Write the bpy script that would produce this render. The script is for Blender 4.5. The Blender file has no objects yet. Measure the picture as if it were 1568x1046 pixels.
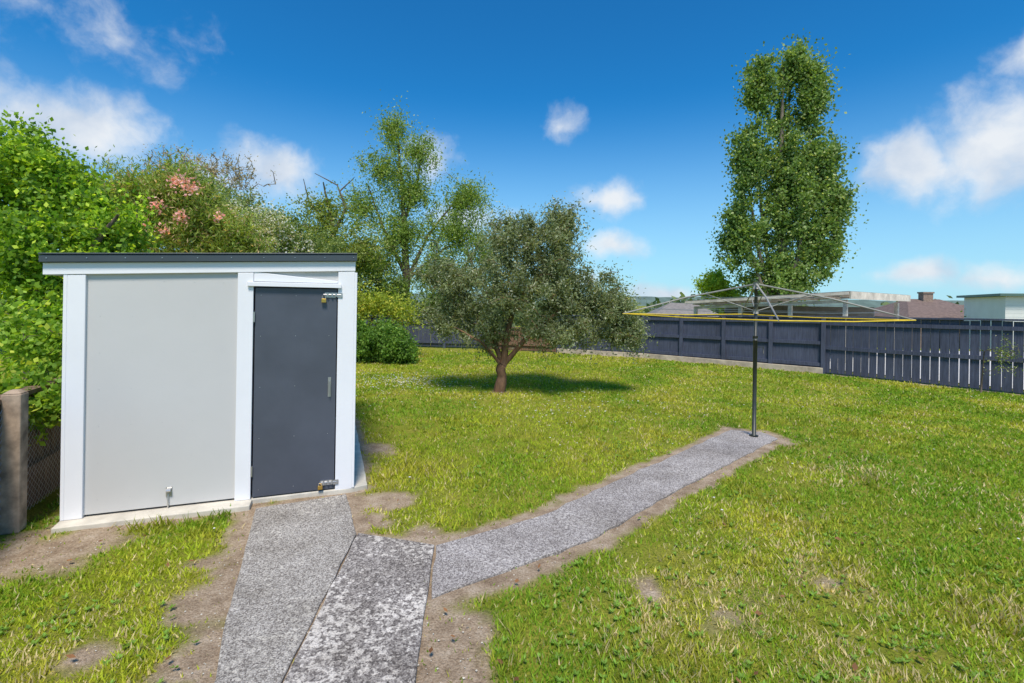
import bpy, math, random
import numpy as np
from mathutils import Vector, Matrix
rng=np.random.default_rng(7); random.seed(7)
S=bpy.context.scene; COL=S.collection

# ---------------- materials ----------------
def nmat(name):
    m=bpy.data.materials.new(name); m.use_nodes=True
    nt=m.node_tree; b=nt.nodes['Principled BSDF']; return m,nt,b
def ramp(nt,fac,stops):
    r=nt.nodes.new('ShaderNodeValToRGB'); e=r.color_ramp.elements
    e[0].position,e[0].color=stops[0][0],(*stops[0][1],1)
    e[1].position,e[1].color=stops[-1][0],(*stops[-1][1],1)
    for p,c in stops[1:-1]:
        k=e.new(p); k.color=(*c,1)
    nt.links.new(fac,r.inputs[0]); return r.outputs[0]
def noise(nt,scale,detail=4,rough=.55,vec=None):
    n=nt.nodes.new('ShaderNodeTexNoise'); n.inputs['Scale'].default_value=scale
    n.inputs['Detail'].default_value=detail; n.inputs['Roughness'].default_value=rough
    if vec is not None: nt.links.new(vec,n.inputs['Vector'])
    return n.outputs['Fac']
def objco(nt,sc=(1,1,1)):
    t=nt.nodes.new('ShaderNodeTexCoord'); m=nt.nodes.new('ShaderNodeMapping')
    m.inputs['Scale'].default_value=sc; nt.links.new(t.outputs['Object'],m.inputs[0]); return m.outputs[0]
def mixc(nt,fac,a,b,mode='MIX'):
    m=nt.nodes.new('ShaderNodeMix'); m.data_type='RGBA'; m.blend_type=mode
    for sock,v in ((m.inputs[0],fac),(m.inputs[6],a),(m.inputs[7],b)):
        if isinstance(v,(int,float)): sock.default_value=v
        elif isinstance(v,tuple): sock.default_value=(*v,1) if len(v)==3 else v
        else: nt.links.new(v,sock)
    return m.outputs[2]
def bump(nt,b,h,strength,dist=.01):
    k=nt.nodes.new('ShaderNodeBump'); k.inputs['Strength'].default_value=strength
    k.inputs['Distance'].default_value=dist
    nt.links.new(h,k.inputs['Height']); nt.links.new(k.outputs[0],b.inputs['Normal'])
def paint(name,c,rough=.5,var=.12,scale=3,bs=.15,sc=(1,1,1),metal=0):
    m,nt,b=nmat(name); v=objco(nt,sc)
    lo=tuple(x*(1-var) for x in c); hi=tuple(min(1,x*(1+var)) for x in c)
    o=ramp(nt,noise(nt,scale,6,.6,v),[(.3,lo),(.7,hi)])
    nt.links.new(o,b.inputs['Base Color']); b.inputs['Roughness'].default_value=rough
    b.inputs['Metallic'].default_value=metal
    bump(nt,b,noise(nt,scale*30,3,.5,v),bs,.003); return m
def wood(name,c,dark,sc=(12,12,1),rough=.8):
    m,nt,b=nmat(name); v=objco(nt,sc)
    f=noise(nt,2.5,7,.65,v)
    o=ramp(nt,f,[(.3,dark),(.7,c)])
    w=ramp(nt,noise(nt,1.1,4,.6,objco(nt)),[(.3,(.75,.75,.75)),(.7,(1.2,1.2,1.2))]); o=mixc(nt,1.0,o,w,'MULTIPLY')
    nt.links.new(o,b.inputs['Base Color']); b.inputs['Roughness'].default_value=rough
    bump(nt,b,f,.6,.01); return m
def aggregate(name,stops,scale,blotch,bl_col,bl_pos):
    m,nt,b=nmat(name); v=objco(nt)
    vo=nt.nodes.new('ShaderNodeTexVoronoi'); vo.inputs['Scale'].default_value=scale
    nt.links.new(v,vo.inputs['Vector'])
    bw=nt.nodes.new('ShaderNodeRGBToBW'); nt.links.new(vo.outputs['Color'],bw.inputs[0])
    stone=ramp(nt,bw.outputs[0],stops)
    n1=noise(nt,blotch,8,.7,v)
    n4=noise(nt,1.6,3,.5,v)
    ad=nt.nodes.new('ShaderNodeMath'); ad.operation='MULTIPLY_ADD'; nt.links.new(n4,ad.inputs[0]); ad.inputs[1].default_value=.45; nt.links.new(n1,ad.inputs[2])
    mk=ramp(nt,ad.outputs[0],[(bl_pos+.225,(0,0,0)),(bl_pos+.285,(1,1,1))])
    o=mixc(nt,mk,stone,bl_col)
    n2=noise(nt,2.2,6,.65,v); d=ramp(nt,n2,[(.3,(.64,.61,.57)),(.65,(1.08,1.06,1.04))])
    o=mixc(nt,1.0,o,d,'MULTIPLY')
    n3=noise(nt,140,3,.6,v); d=ramp(nt,n3,[(.32,(.45,.44,.43)),(.55,(1.08,1.08,1.08))])
    o=mixc(nt,.8,o,d,'MULTIPLY')
    nt.links.new(o,b.inputs['Base Color']); b.inputs['Roughness'].default_value=.95; b.inputs['Specular IOR Level'].default_value=.2
    a=nt.nodes.new('ShaderNodeMath'); a.operation='ADD'; nt.links.new(n3,a.inputs[0]); nt.links.new(n1,a.inputs[1])
    bump(nt,b,a.outputs[0],.8,.012); return m
def leafmat(name,trans=.35,rough=.45,spec=.4):
    m,nt,b=nmat(name); a=nt.nodes.new('ShaderNodeAttribute'); a.attribute_name='col'
    nt.links.new(a.outputs['Color'],b.inputs['Base Color']); b.inputs['Roughness'].default_value=rough
    b.inputs['Specular IOR Level'].default_value=spec
    t=nt.nodes.new('ShaderNodeBsdfTranslucent'); o=mixc(nt,1.0,a.outputs['Color'],(1.6,1.5,.6),'MULTIPLY')
    nt.links.new(o,t.inputs[0]); mx=nt.nodes.new('ShaderNodeMixShader'); mx.inputs[0].default_value=trans
    nt.links.new(b.outputs[0],mx.inputs[1]); nt.links.new(t.outputs[0],mx.inputs[2])
    nt.links.new(mx.outputs[0],nt.nodes['Material Output'].inputs[0]); return m

M_leaf=leafmat('leaf',.42,.55,.25); M_grass=leafmat('grass_blade',.35,.6,.12)
M_bark=wood('bark',(.19,.14,.10),(.06,.045,.03),(9,9,2))
M_barkred=wood('bark_reddish',(.28,.15,.08),(.09,.05,.03),(9,9,2))
M_barkpale=wood('bark_pale',(.30,.25,.19),(.12,.10,.08),(6,6,1.5))
M_panel=paint('grey_panel_paint',(.57,.56,.55),.55,.035,1.2,.12)
M_white=paint('white_trim_paint',(.83,.83,.86),.4,.03,2,.08)
M_door=paint('slate_door_paint',(.076,.086,.112),.38,.14,2.5,.1)
M_roof=paint('roof_flashing',(.055,.070,.082),.4,.1,3,.05)
M_slab=paint('pale_concrete',(.58,.54,.46),.9,.22,6,.6)
M_navy=wood('navy_stained_timber',(.078,.090,.142),(.036,.042,.070),(14,14,1.2),.7)
M_oldwood=wood('old_timber',(.28,.18,.12),(.09,.055,.038),(14,14,1.5))
M_brownwood=wood('brown_timber',(.26,.15,.09),(.12,.065,.04),(10,10,1.5))
M_oldconc=paint('weathered_concrete',(.38,.28,.20),.95,.5,9,.9)
M_plinth=paint('plinth_concrete',(.45,.38,.29),.95,.35,5,.6)
M_steel=paint('galvanised_steel',(.5,.5,.5),.35,.1,10,.05,metal=.8)
M_pole=paint('dark_painted_steel',(.035,.04,.035),.45,.2,10,.1)
M_brass=paint('brass',(.65,.42,.10),.3,.1,10,.05,metal=.9)
M_yellow=paint('yellow_cord',(.80,.55,.03),.5,.15,10,.05)
M_cpt=paint('weathered_white_board',(.60,.54,.44),.8,.3,4,.4)
M_cpd=paint('carport_roof_grey',(.22,.20,.18),.8,.25,4,.4)
M_arm=paint('arm_grey',(.30,.29,.26),.6,.2,8,.1)
M_whitewall=paint('white_weatherboard',(.78,.78,.75),.6,.06,1,.1)
M_tile=paint('brown_roof_tile',(.17,.12,.10),.8,.3,6,.6)
M_teal=paint('green_roof_iron',(.10,.17,.14),.5,.15,3,.1)
M_brick=paint('chimney_brick',(.30,.22,.17),.9,.3,12,.4)
M_glass=paint('window_glass',(.04,.05,.06),.1,.1,2,.0)
M_hill=paint('far_hill',(.10,.15,.13),.95,.3,.05,.0)
M_drive=paint('driveway_concrete',(.62,.60,.57),.9,.1,2,.3)
M_path1=aggregate('aggregate_concrete_smooth',[(.2,(.22,.20,.185)),(.5,(.40,.38,.35)),(.8,(.62,.59,.55))],150,34,(.68,.65,.59),.58)
M_path2=aggregate('aggregate_concrete_coarse',[(.2,(.15,.135,.13)),(.5,(.31,.285,.27)),(.8,(.50,.47,.445))],110,32,(.80,.76,.71),.51)
M_path3=aggregate('aggregate_concrete_worn',[(.2,(.22,.20,.195)),(.5,(.39,.365,.36)),(.8,(.60,.57,.55))],140,45,(.66,.63,.61),.57)

# ---------------- helpers ----------------
def mkobj(name,verts,faces,mats,midx=None,parent=None,smooth=False,bevel=0,cols=None):
    me=bpy.data.meshes.new(name)
    if isinstance(verts,np.ndarray) and isinstance(faces,np.ndarray):
        nv=len(verts); nf,k=faces.shape
        me.vertices.add(nv); me.vertices.foreach_set('co',verts.astype(np.float32).ravel())
        me.loops.add(nf*k); me.loops.foreach_set('vertex_index',faces.astype(np.int32).ravel())
        me.polygons.add(nf); me.polygons.foreach_set('loop_start',np.arange(0,nf*k,k,dtype=np.int32))
        me.polygons.foreach_set('loop_total',np.full(nf,k,dtype=np.int32))
        me.update(calc_edges=True)
    else:
        me.from_pydata([tuple(v) for v in verts],[],faces); me.update()
    for m in mats: me.materials.append(m)
    if midx is not None: me.polygons.foreach_set('material_index',np.asarray(midx,dtype=np.int32))
    if smooth: me.polygons.foreach_set('use_smooth',np.ones(len(me.polygons),dtype=bool))
    if cols is not None:
        a=me.attributes.new('col','FLOAT_COLOR','POINT')
        c=np.ones((len(me.vertices),4),dtype=np.float32); c[:,:3]=cols; a.data.foreach_set('color',c.ravel())
    me.update(); ob=bpy.data.objects.new(name,me); COL.objects.link(ob)
    if parent: ob.parent=parent
    if bevel:
        b=ob.modifiers.new('b','BEVEL'); b.width=bevel; b.segments=2; b.limit_method='ANGLE'
    return ob
def empty(name):
    e=bpy.data.objects.new(name,None); COL.objects.link(e); return e
class MB:
    def __init__(s): s.v=[]; s.f=[]; s.m=[]
    def hexa(s,c,mi=0):
        n=len(s.v); s.v+=list(c)
        for q in ((0,3,2,1),(4,5,6,7),(0,1,5,4),(1,2,6,5),(2,3,7,6),(3,0,4,7)):
            s.f.append(tuple(n+i for i in q)); s.m.append(mi)
    def fbox(s,fr,s0,s1,n0,n1,z0,z1,mi=0,zr=None):
        O,Sv,N=fr
        def P(a,b,z): return (O[0]+Sv[0]*a+N[0]*b,O[1]+Sv[1]*a+N[1]*b,z)
        (b0,b1),(t0,t1)=((z0,z0),(z1,z1)) if zr is None else zr
        s.hexa([P(s0,n1,b0),P(s1,n1,b1),P(s1,n0,b1),P(s0,n0,b0),P(s0,n1,t0),P(s1,n1,t1),P(s1,n0,t1),P(s0,n0,t0)],mi)
    def tube(s,pts,rad,sides=8,mi=0,cap=True):
        pts=[Vector(p) for p in pts]; n0=len(s.v)
        if isinstance(rad,(int,float)): rad=[rad]*len(pts)
        for i,p in enumerate(pts):
            d=(pts[min(i+1,len(pts)-1)]-pts[max(i-1,0)])
            if d.length<1e-6: d=Vector((0,0,1))
            d.normalize(); up=Vector((0,0,1)) if abs(d.z)<.9 else Vector((1,0,0))
            a=d.cross(up).normalized(); b=d.cross(a)
            for k in range(sides):
                t=2*math.pi*k/sides; s.v.append(tuple(p+(a*math.cos(t)+b*math.sin(t))*rad[i]))
        for i in range(len(pts)-1):
            for k in range(sides):
                a=n0+i*sides+k; b=n0+i*sides+(k+1)%sides
                s.f.append((a,b,b+sides,a+sides)); s.m.append(mi)
        if cap:
            s.f.append(tuple(n0+k for k in range(sides))); s.m.append(mi)
            e=n0+(len(pts)-1)*sides; s.f.append(tuple(e+k for k in reversed(range(sides)))); s.m.append(mi)
    def obj(s,name,mats,parent=None,smooth=False,bevel=0):
        return mkobj(name,s.v,s.f,mats,s.m,parent,smooth,bevel)
def frame(p0,p1):
    d=Vector((p1[0]-p0[0],p1[1]-p0[1])); L=d.length; d/=L
    return (p0,(d.x,d.y),(d.y,-d.x)),L
_lat=np.random.default_rng(3).random((256,256))
def vnoise(x,y):
    xi=np.floor(x).astype(int); yi=np.floor(y).astype(int); fx=x-xi; fy=y-yi
    fx=fx*fx*(3-2*fx); fy=fy*fy*(3-2*fy); g=lambda a,b:_lat[a&255,b&255]
    return (g(xi,yi)*(1-fx)+g(xi+1,yi)*fx)*(1-fy)+(g(xi,yi+1)*(1-fx)+g(xi+1,yi+1)*fx)*fy
def fbm(x,y,o=4):
    r=0;a=.5;t=0
    for i in range(o): r=r+a*vnoise(x*2**i+17*i,y*2**i+5*i); t+=a; a*=.5
    return r/t
def inpoly(x,y,poly):
    r=np.zeros(x.shape,bool); n=len(poly)
    for i in range(n):
        x0,y0=poly[i]; x1,y1=poly[(i+1)%n]
        if y0==y1: continue
        r^=((y0>y)!=(y1>y))&(x<(x1-x0)*(y-y0)/(y1-y0)+x0)
    return r
def segdist(x,y,poly,closed=True):
    r=np.full(x.shape,1e9); n=len(poly)
    for i in range(n if closed else n-1):
        x0,y0=poly[i]; x1,y1=poly[(i+1)%n]; dx,dy=x1-x0,y1-y0
        t=np.clip(((x-x0)*dx+(y-y0)*dy)/(dx*dx+dy*dy+1e-9),0,1)
        r=np.minimum(r,np.hypot(x-x0-t*dx,y-y0-t*dy))
    return r
sstep=lambda a,b,x:(lambda t:t*t*(3-2*t))(np.clip((x-a)/(b-a),0,1))

# ---------------- layout (metres) ----------------
SH0=(-3.087,3.366); SH1=(-1.314,4.03)
shf,W=frame(SH0,SH1)
def shp(s,n): O,A,N=shf; return (O[0]+A[0]*s+N[0]*n,O[1]+A[1]*s+N[1]*n)
slab_poly=[shp(-.02,.14),shp(1.16,.14),shp(1.16,.02),shp(W,.02),shp(W+.13,-.02),shp(W+.13,-2.6),shp(-.02,-2.6)]
P1=[(-1.905,3.64),(-1.325,3.935),(-1.03,3.28),(-.930,2.008),(-.78,.2),(-1.02,.2),(-1.204,2.003),(-1.34,2.28)]
P2=[(-1.018,3.28),(-.478,3.134),(-.425,2.519),(-.378,2.019),(-.22,.2),(-.770,.2),(-.920,2.008)]
P3=[(-.468,3.134),(.274,3.619),(.896,4.265),(2.80,6.147),(3.15,6.05),(3.20,5.78),(1.468,4.169),(.532,3.233),(-.104,2.796),(-.405,2.586)]
FEN=[(1.5,15.4),(3.91,14.3),(7.457,11.55),(13.5,4.6)]
LF0=(-2.92,1.92); LF2=(-5.15,7.5)
patches=[(-2.88,2.97,.38,1),(-1.57,2.49,.22,1.0),(-1.40,2.09,.17,1.0),(-.244,2.37,.18,1.2),(-.235,2.04,.19,1.2),(-.23,1.5,.2,1.2),
 (-.973,3.81,.24,1),(-1.0,3.5,.17,1),(-.55,3.3,.16,.95),(-1.455,5.12,.27,.95),(1.116,2.56,.36,.50),(1.92,2.89,.30,.48),(.75,2.7,.2,.45),(-1.866,2.14,.13,.95),(3.0,5.8,.36,1),(-1.75,2.9,.20,.85),(-1.75,3.3,.14,.7),(4.3,3.4,.3,.45),(-1.2,4.6,.15,.7)]
def dirtmask(x,y):
    n=fbm(x*5,y*5); d=np.zeros(x.shape)
    for px,py,r,k in patches:
        q=np.hypot(x-px,y-py)/r; d=np.maximum(d,k*np.exp(-q*q*.8))
    wv=.12+.10*fbm(x*1.7+3,y*1.7,2)
    e=np.minimum(segdist(x,y,P3),segdist(x,y,P1)); d=np.maximum(d,.97*np.exp(-(e/wv)**2))
    e=segdist(x,y,P2); d=np.maximum(d,.95*np.exp(-(e/.09)**2))
    e=segdist(x,y,slab_poly); d=np.maximum(d,.75*np.exp(-(e/.12)**2))
    e=segdist(x,y,FEN,False); d=np.maximum(d,.7*np.exp(-(e/.2)**2))
    d=np.maximum(d,.8*np.exp(-(np.hypot(x+.2,y-8.56)/.28)**2))
    return sstep(.38,.72,d+(n-.5)*.85+(fbm(x*16,y*16,2)-.5)*.25*(d>.05))

# ---------------- ground ----------------
xs=np.concatenate([-np.geomspace(900,8.3,26),np.arange(-8,14,.07),np.geomspace(14.4,900,26)])
ys=np.concatenate([-np.geomspace(300,1,14),np.arange(0,17,.07),np.geomspace(17.3,1500,34)])
X,Y=np.meshgrid(xs,ys); x=X.ravel(); y=Y.ravel()
dm=dirtmask(x,y)*(y<17)
z=-2.6*sstep(18.5,34,y)+(fbm(x*2,y*2)-.5)*.016*((y<17)&(np.abs(x)<14))+ (fbm(x*12,y*12,2)-.5)*.012*dm
V=np.stack([x,y,z],1); nx=len(xs); ny=len(ys)
i=np.arange(nx-1)[None,:]+np.arange(ny-1)[:,None]*nx; i=i.ravel()
F=np.stack([i,i+1,i+1+nx,i+nx],1)
m,nt,b=nmat('lawn_soil')
a=nt.nodes.new('ShaderNodeAttribute'); a.attribute_name='dirt'; v=objco(nt)
g=ramp(nt,noise(nt,3.5,8,.65,v),[(.3,(.15,.20,.022)),(.5,(.25,.27,.035)),(.7,(.34,.31,.07))])
g2=ramp(nt,noise(nt,60,5,.7,v),[(.35,(.5,.55,.45)),(.65,(1.25,1.2,1.1))]); g=mixc(nt,1.0,g,g2,'MULTIPLY')
d=ramp(nt,noise(nt,7,8,.7,v),[(.3,(.25,.18,.12)),(.5,(.43,.33,.235)),(.72,(.58,.48,.37))])
d2=ramp(nt,noise(nt,90,4,.7,v),[(.35,(.6,.56,.5)),(.6,(1.1,1.1,1.1))]); d=mixc(nt,1.0,d,d2,'MULTIPLY')
o=mixc(nt,a.outputs['Fac'],g,d); nt.links.new(o,b.inputs['Base Color']); b.inputs['Roughness'].default_value=.95; b.inputs['Specular IOR Level'].default_value=.15
bump(nt,b,noise(nt,70,6,.7,v),.9,.02)
gr=mkobj('ground',V,F,[m],smooth=True)
at=gr.data.attributes.new('dirt','FLOAT','POINT'); at.data.foreach_set('value',dm.astype(np.float32))

# ---------------- grass ----------------
def lawn_ok(x,y):
    fy=np.interp(x,[-6,1.5,3.91,7.457,13.5],[15.75,15.3,14.2,11.45,4.5])
    ok=(y<fy-.03)&(x<13)
    for p in (P1,P2,P3,slab_poly): ok&=~inpoly(x,y,p)
    lx=np.interp(y,[1.92,3.44,7.5,9,17],[-2.80,-3.45,-5.0,-5.2,-4.5]); ok&=(x>lx+.05)
    return ok
N=700000
D=(math.sqrt(1.1)+rng.random(N)*(math.sqrt(15.8)-math.sqrt(1.1)))**2
x=-1.3*D-.6+rng.random(N)*(2.65*D+1.3); y=D+(rng.random(N)-.5)*.2
keep=lawn_ok(x,y); x=x[keep];y=y[keep]
dd=dirtmask(x,y); clump=fbm(x*9+3,y*9); thin=fbm(x*2.3+40,y*2.3+11)
keep=rng.random(len(x))>np.clip(dd*1.02+(clump<.40)*.35+np.clip((thin-.55)*3,0,.55),0,.97); x=x[keep];y=y[keep];dd=dd[keep]
n=len(x); D=np.hypot(x,y)
pat=fbm(x*1.1+8,y*1.1+2); pat2=fbm(x*4+1,y*4+7); pat3=fbm(x*.5+31,y*.5+12,2); fine=fbm(x*14+5,y*14,2)
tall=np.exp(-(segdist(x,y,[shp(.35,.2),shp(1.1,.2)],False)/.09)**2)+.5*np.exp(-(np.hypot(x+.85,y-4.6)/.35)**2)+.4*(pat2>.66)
h=(.014+.022*rng.random(n))*(1+1.3*tall)*(1-.4*dd)*(1+.02*D)*(.6+.8*fine)
w=(.0020+.0011*D)*(.7+.6*rng.random(n))
th=rng.random(n)*6.283; ld=rng.random(n)*6.283; lean=h*(.2+.8*rng.random(n))
px=np.cos(th)*w; py=np.sin(th)*w
base=np.stack([x,y,np.full(n,-.004)],1)
V=np.empty((n,3,3)); V[:,0]=base+np.stack([px,py,0*px],1); V[:,1]=base-np.stack([px,py,0*px],1)
V[:,2]=base+np.stack([np.cos(ld)*lean,np.sin(ld)*lean,h],1)
cA=np.array([.40,.48,.035]); cB=np.array([.21,.36,.03]); cC=np.array([.60,.55,.08]); cD=np.array([.68,.57,.32])
t=np.clip((pat-.35)*2.6+(pat3-.5)*1.2+rng.normal(0,.22,n),0,1)[:,None]
c=cB*(1-t)+cA*t; t2=np.clip((pat2-.42)*2.2+(pat-.5)*1.5+rng.normal(0,.3,n),0,1)[:,None]; c=c*(1-t2*.7)+cC*t2*.7
soft=np.zeros(n)
for qx,qy,r_ in ((1.15,2.6,.45),(1.9,2.9,.4),(2.6,2.5,.35),(4.2,3.6,.5),(.7,2.4,.3),(-2.0,2.2,.25),(3.4,4.6,.4),(1.6,2.2,.3)): soft=np.maximum(soft,np.exp(-((x-qx)**2+(y-qy)**2)/r_**2))
dry=(rng.random(n)<.06+.25*dd+.12*(pat>.56)+.5*soft*(fine>.46))[:,None]; c=np.where(dry,cD,c)
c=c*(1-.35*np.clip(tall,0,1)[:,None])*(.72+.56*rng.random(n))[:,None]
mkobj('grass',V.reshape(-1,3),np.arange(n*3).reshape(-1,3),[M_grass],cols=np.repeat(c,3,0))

def leafquads(P,A,B):
    V=np.empty((len(P),4,3)); V[:,0]=P; V[:,1]=P+A*.45+B*.5; V[:,2]=P+A; V[:,3]=P+A*.45-B*.5
    return V.reshape(-1,3),np.arange(len(P)*4).reshape(-1,4)
def unit(v): return v/(np.linalg.norm(v,axis=1,keepdims=True)+1e-9)
# low broad-leaved weeds
P=[];A=[];B=[];C=[]
for k in range(1000):
    Dk=(1.15+random.random()*2.0)**2; xk=random.uniform(-1.1*Dk,1.25*Dk); yk=Dk
    ax,ay=np.array([xk]),np.array([yk])
    if not lawn_ok(ax,ay)[0] or fbm(ax*1.3,ay*1.3)[0]<.50 or dirtmask(ax,ay)[0]>.12: continue
    for cl in range(random.randint(2,7)):
        cx=xk+random.gauss(0,.07); cy=yk+random.gauss(0,.06)
        for j in range(8):
            a=random.random()*6.28; r=random.uniform(.010,.026)
            P.append((cx,cy,.014)); A.append((math.cos(a)*r,math.sin(a)*r,random.uniform(.003,.018)))
            B.append((-math.sin(a)*r*.55,math.cos(a)*r*.55,0)); q=random.uniform(.7,1.3); C.append((.22*q,.37*q,.06*q))
V,F=leafquads(np.array(P),np.array(A),np.array(B)); mkobj('clover_weeds',V,F,[M_grass],cols=np.repeat(np.array(C),4,0))
# daisies
P=[]
for k in range(420): P.append((random.gauss(-2.0,.55),random.gauss(9.3,.5)))
for k in range(130): P.append((random.gauss(.9,1.0),random.gauss(7.6,.8)))
for k in range(60): P.append((random.uniform(-2,9),random.uniform(3,12)))
mb=MB()
for px,py in P:
    if not lawn_ok(np.array([px]),np.array([py]))[0]: continue
    r=random.uniform(.005,.008)*(1+.10*py); zz=random.uniform(.03,.045)*(1+.02*py); n0=len(mb.v)
    for k in range(6):
        t=k*1.047; mb.v.append((px+math.cos(t)*r,py+math.sin(t)*r,zz+.004))
    mb.f.append(tuple(range(n0,n0+6))); mb.m.append(0)
    mb.tube([(px,py,0),(px,py,zz)],.0015,3,1,False)
M_petal=paint('daisy_petal',(.8,.8,.78),.6,.05,4,0); M_stem=paint('daisy_stem',(.1,.2,.03),.6,.1,4,0)
mb.obj('daisies',[M_petal,M_stem])
# fallen leaves
P=[];A=[];B=[];C=[]
for k in range(120):
    Dk=random.uniform(1.3,3)**2; xk=random.uniform(-1.0*Dk,1.2*Dk)
    if not lawn_ok(np.array([xk]),np.array([Dk]))[0]: continue
    a=random.random()*6.28; r=random.uniform(.015,.045)
    P.append((xk,Dk,.03)); A.append((math.cos(a)*r,math.sin(a)*r,random.uniform(-.01,.02)))
    B.append((-math.sin(a)*r*.6,math.cos(a)*r*.6,random.uniform(-.01,.015))); q=random.uniform(.6,1.3); C.append((.32*q,.16*q,.08*q))
V,F=leafquads(np.array(P),np.array(A),np.array(B)); mkobj('fallen_leaves',V,F,[M_leaf],cols=np.repeat(np.array(C),4,0))
# small stones on bare soil
mb=MB(); kx=np.random.default_rng(5)
for k in range(2600):
    Dk=kx.uniform(1.2,2.6)**2; xk=kx.uniform(-1.1*Dk,.8*Dk); ax,ay=np.array([xk]),np.array([Dk])
    if not lawn_ok(ax,ay)[0] or dirtmask(ax,ay)[0]<.6: continue
    r=kx.uniform(.002,.006); n0=len(mb.v)
    for (a,b_,c_) in ((1,0,0),(0,1,0),(-1,0,0),(0,-1,0),(0,0,.8)): mb.v.append((xk+a*r*kx.uniform(.7,1.3),Dk+b_*r*kx.uniform(.7,1.3),.004+c_*r))
    for f_ in ((0,1,4),(1,2,4),(2,3,4),(3,0,4)): mb.f.append(tuple(n0+q for q in f_)); mb.m.append(0)
mb.obj('gravel',[M_slab])

# ---------------- paths ----------------
pth=empty('garden_path')
def slabmesh(name,poly,z0,z1,mat,parent,jit=.006,bev=.006):
    pts=[]
    for k in range(len(poly)):
        a=poly[k]; c=poly[(k+1)%len(poly)]; L=math.dist(a,c); ns=max(1,int(L/.12))
        for q in range(ns):
            t=q/ns; j=jit if q else 0
            pts.append((a[0]+(c[0]-a[0])*t+random.gauss(0,j),a[1]+(c[1]-a[1])*t+random.gauss(0,j)))
    n=len(pts); v=[(p[0],p[1],z0) for p in pts]+[(p[0],p[1],z1) for p in pts]
    f=[tuple(range(n,2*n))]+[(k,(k+1)%n,n+(k+1)%n,n+k) for k in range(n)]
    if sum(pts[k][0]*pts[(k+1)%n][1]-pts[(k+1)%n][0]*pts[k][1] for k in range(n))<0: f=[tuple(reversed(q)) for q in f]
    return mkobj(name,v,f,[mat],parent=parent,bevel=bev)
slabmesh('door_strip',P1,-.05,.016,M_path1,pth,.003); slabmesh('middle_strip',P2,-.05,.019,M_path2,pth,.003); slabmesh('clothesline_strip',P3,-.05,.017,M_path3,pth,.008)

# ---------------- shed ----------------
shed=empty('garden_shed')
slabmesh('concrete_slab',slab_poly,-.05,.035,M_slab,shed,.003)
DD=2.5
def zt(s): return 1.822+(1.913-1.822)*s/W
mb=MB(); mb.fbox(shf,.03,.549*W,-.02,0,.05,0,zr=((.05,.05),(zt(.03),zt(.549*W))))
mb.fbox(shf,.606*W,.932*W,-.02,0,.05,0,zr=((1.70,1.70),(zt(.606*W),zt(.932*W))))
mb.fbox(shf,.03,.05,-DD,-.021,.04,0,zr=((.05,.05),(1.81,1.82)))
mb.fbox(shf,W-.05,W-.03,-DD,-.021,.04,0,zr=((.05,.05),(1.90,1.90)))
mb.fbox(shf,.051,W-.051,-DD,-DD+.02,0,0,zr=((.05,.05),(1.81,1.9)))
mb.obj('wall_panels',[M_panel],shed,bevel=.002)
mb=MB()
mb.fbox(shf,0,.054*W,-.03,.022,0,0,zr=((.036,.036),(zt(0)-.085,zt(.1)-.085)))
mb.fbox(shf,-.022,0.0,-.10,.022,.036,1.74)
mb.fbox(shf,.549*W,.606*W,-.03,.024,0,0,zr=((.036,.036),(zt(1.04)-.083,zt(1.14)-.083)))
mb.fbox(shf,.932*W,W,-.03,.022,0,0,zr=((.03,.03),(zt(1.76)-.083,zt(W)-.083)))
mb.fbox(shf,W,W+.02,-.10,.022,.036,1.82)
mb.fbox(shf,-.07*W,W+.004,.001,.026,0,0,zr=((zt(-.13)-.082,zt(W)-.080),(zt(-.13),zt(W))))
mb.fbox(shf,-.07*W,-.07*W+.022,-DD,.0,0,0,zr=((zt(-.13)-.082,zt(-.1)-.082),(zt(-.13)-.002,zt(-.1)-.002)))
mb.fbox(shf,.585*W,.945*W,.027,.046,1.688,1.722)
mb.fbox(shf,.607*W,.931*W,.004,.02,0,0,zr=((1.725,1.724),(1.80,1.745)))
mb.obj('white_trim',[M_white],shed,bevel=.003)
mb=MB()
mb.fbox(shf,.612*W,.928*W,-.015,.012,.045,1.680)
mb.obj('door',[M_door],shed,bevel=.003)
mb=MB()
mb.fbox(shf,-.07*W-.01,W+.014,-DD-.05,.055,0,0,zr=((zt(-.13)+.002,zt(W)+.002),(zt(-.13)+.052,zt(W)+.056)))
mb.fbox(shf,-.07*W-.012,W+.016,-.1,.062,0,0,zr=((zt(-.13)+.055,zt(W)+.059),(zt(-.13)+.064,zt(W)+.068)))
mb.obj('roof',[M_roof],shed,bevel=.003)
mb=MB()
def P3w(s,n,z): q=shp(s,n); return (q[0],q[1],z)
def bolt(sc,zc,mbs):
    mbs.fbox(shf,sc-.05,sc+.035,.013,.018,zc-.02,zc+.02); mbs.tube([P3w(sc-.06,.026,zc+.004),P3w(sc+.075,.026,zc+.004)],.006)
    for o in(-.035,.0,.03): mbs.fbox(shf,sc+o,sc+o+.012,.018,.034,zc-.012,zc+.02)
    mbs.fbox(shf,sc+.045,sc+.085,.025,.030,zc-.018,zc+.02)
bolt(.905*W,1.63,mb); bolt(.90*W,.10,mb)
for (s0,z0) in ((.875*W,1.61),(.872*W,.095)):
    mb.tube([P3w(s0-.012,.035,z0-.015),P3w(s0-.012,.035,z0+.01),P3w(s0,.035,z0+.02),P3w(s0+.012,.035,z0+.01),P3w(s0+.012,.035,z0-.015)],.003)
mb.tube([P3w(.903*W,.014,.93),P3w(.903*W,.04,.93),P3w(.903*W,.04,.83),P3w(.903*W,.014,.83)],.005)
mb.fbox(shf,.897*W,.909*W,.012,.016,.80,.96)
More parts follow.
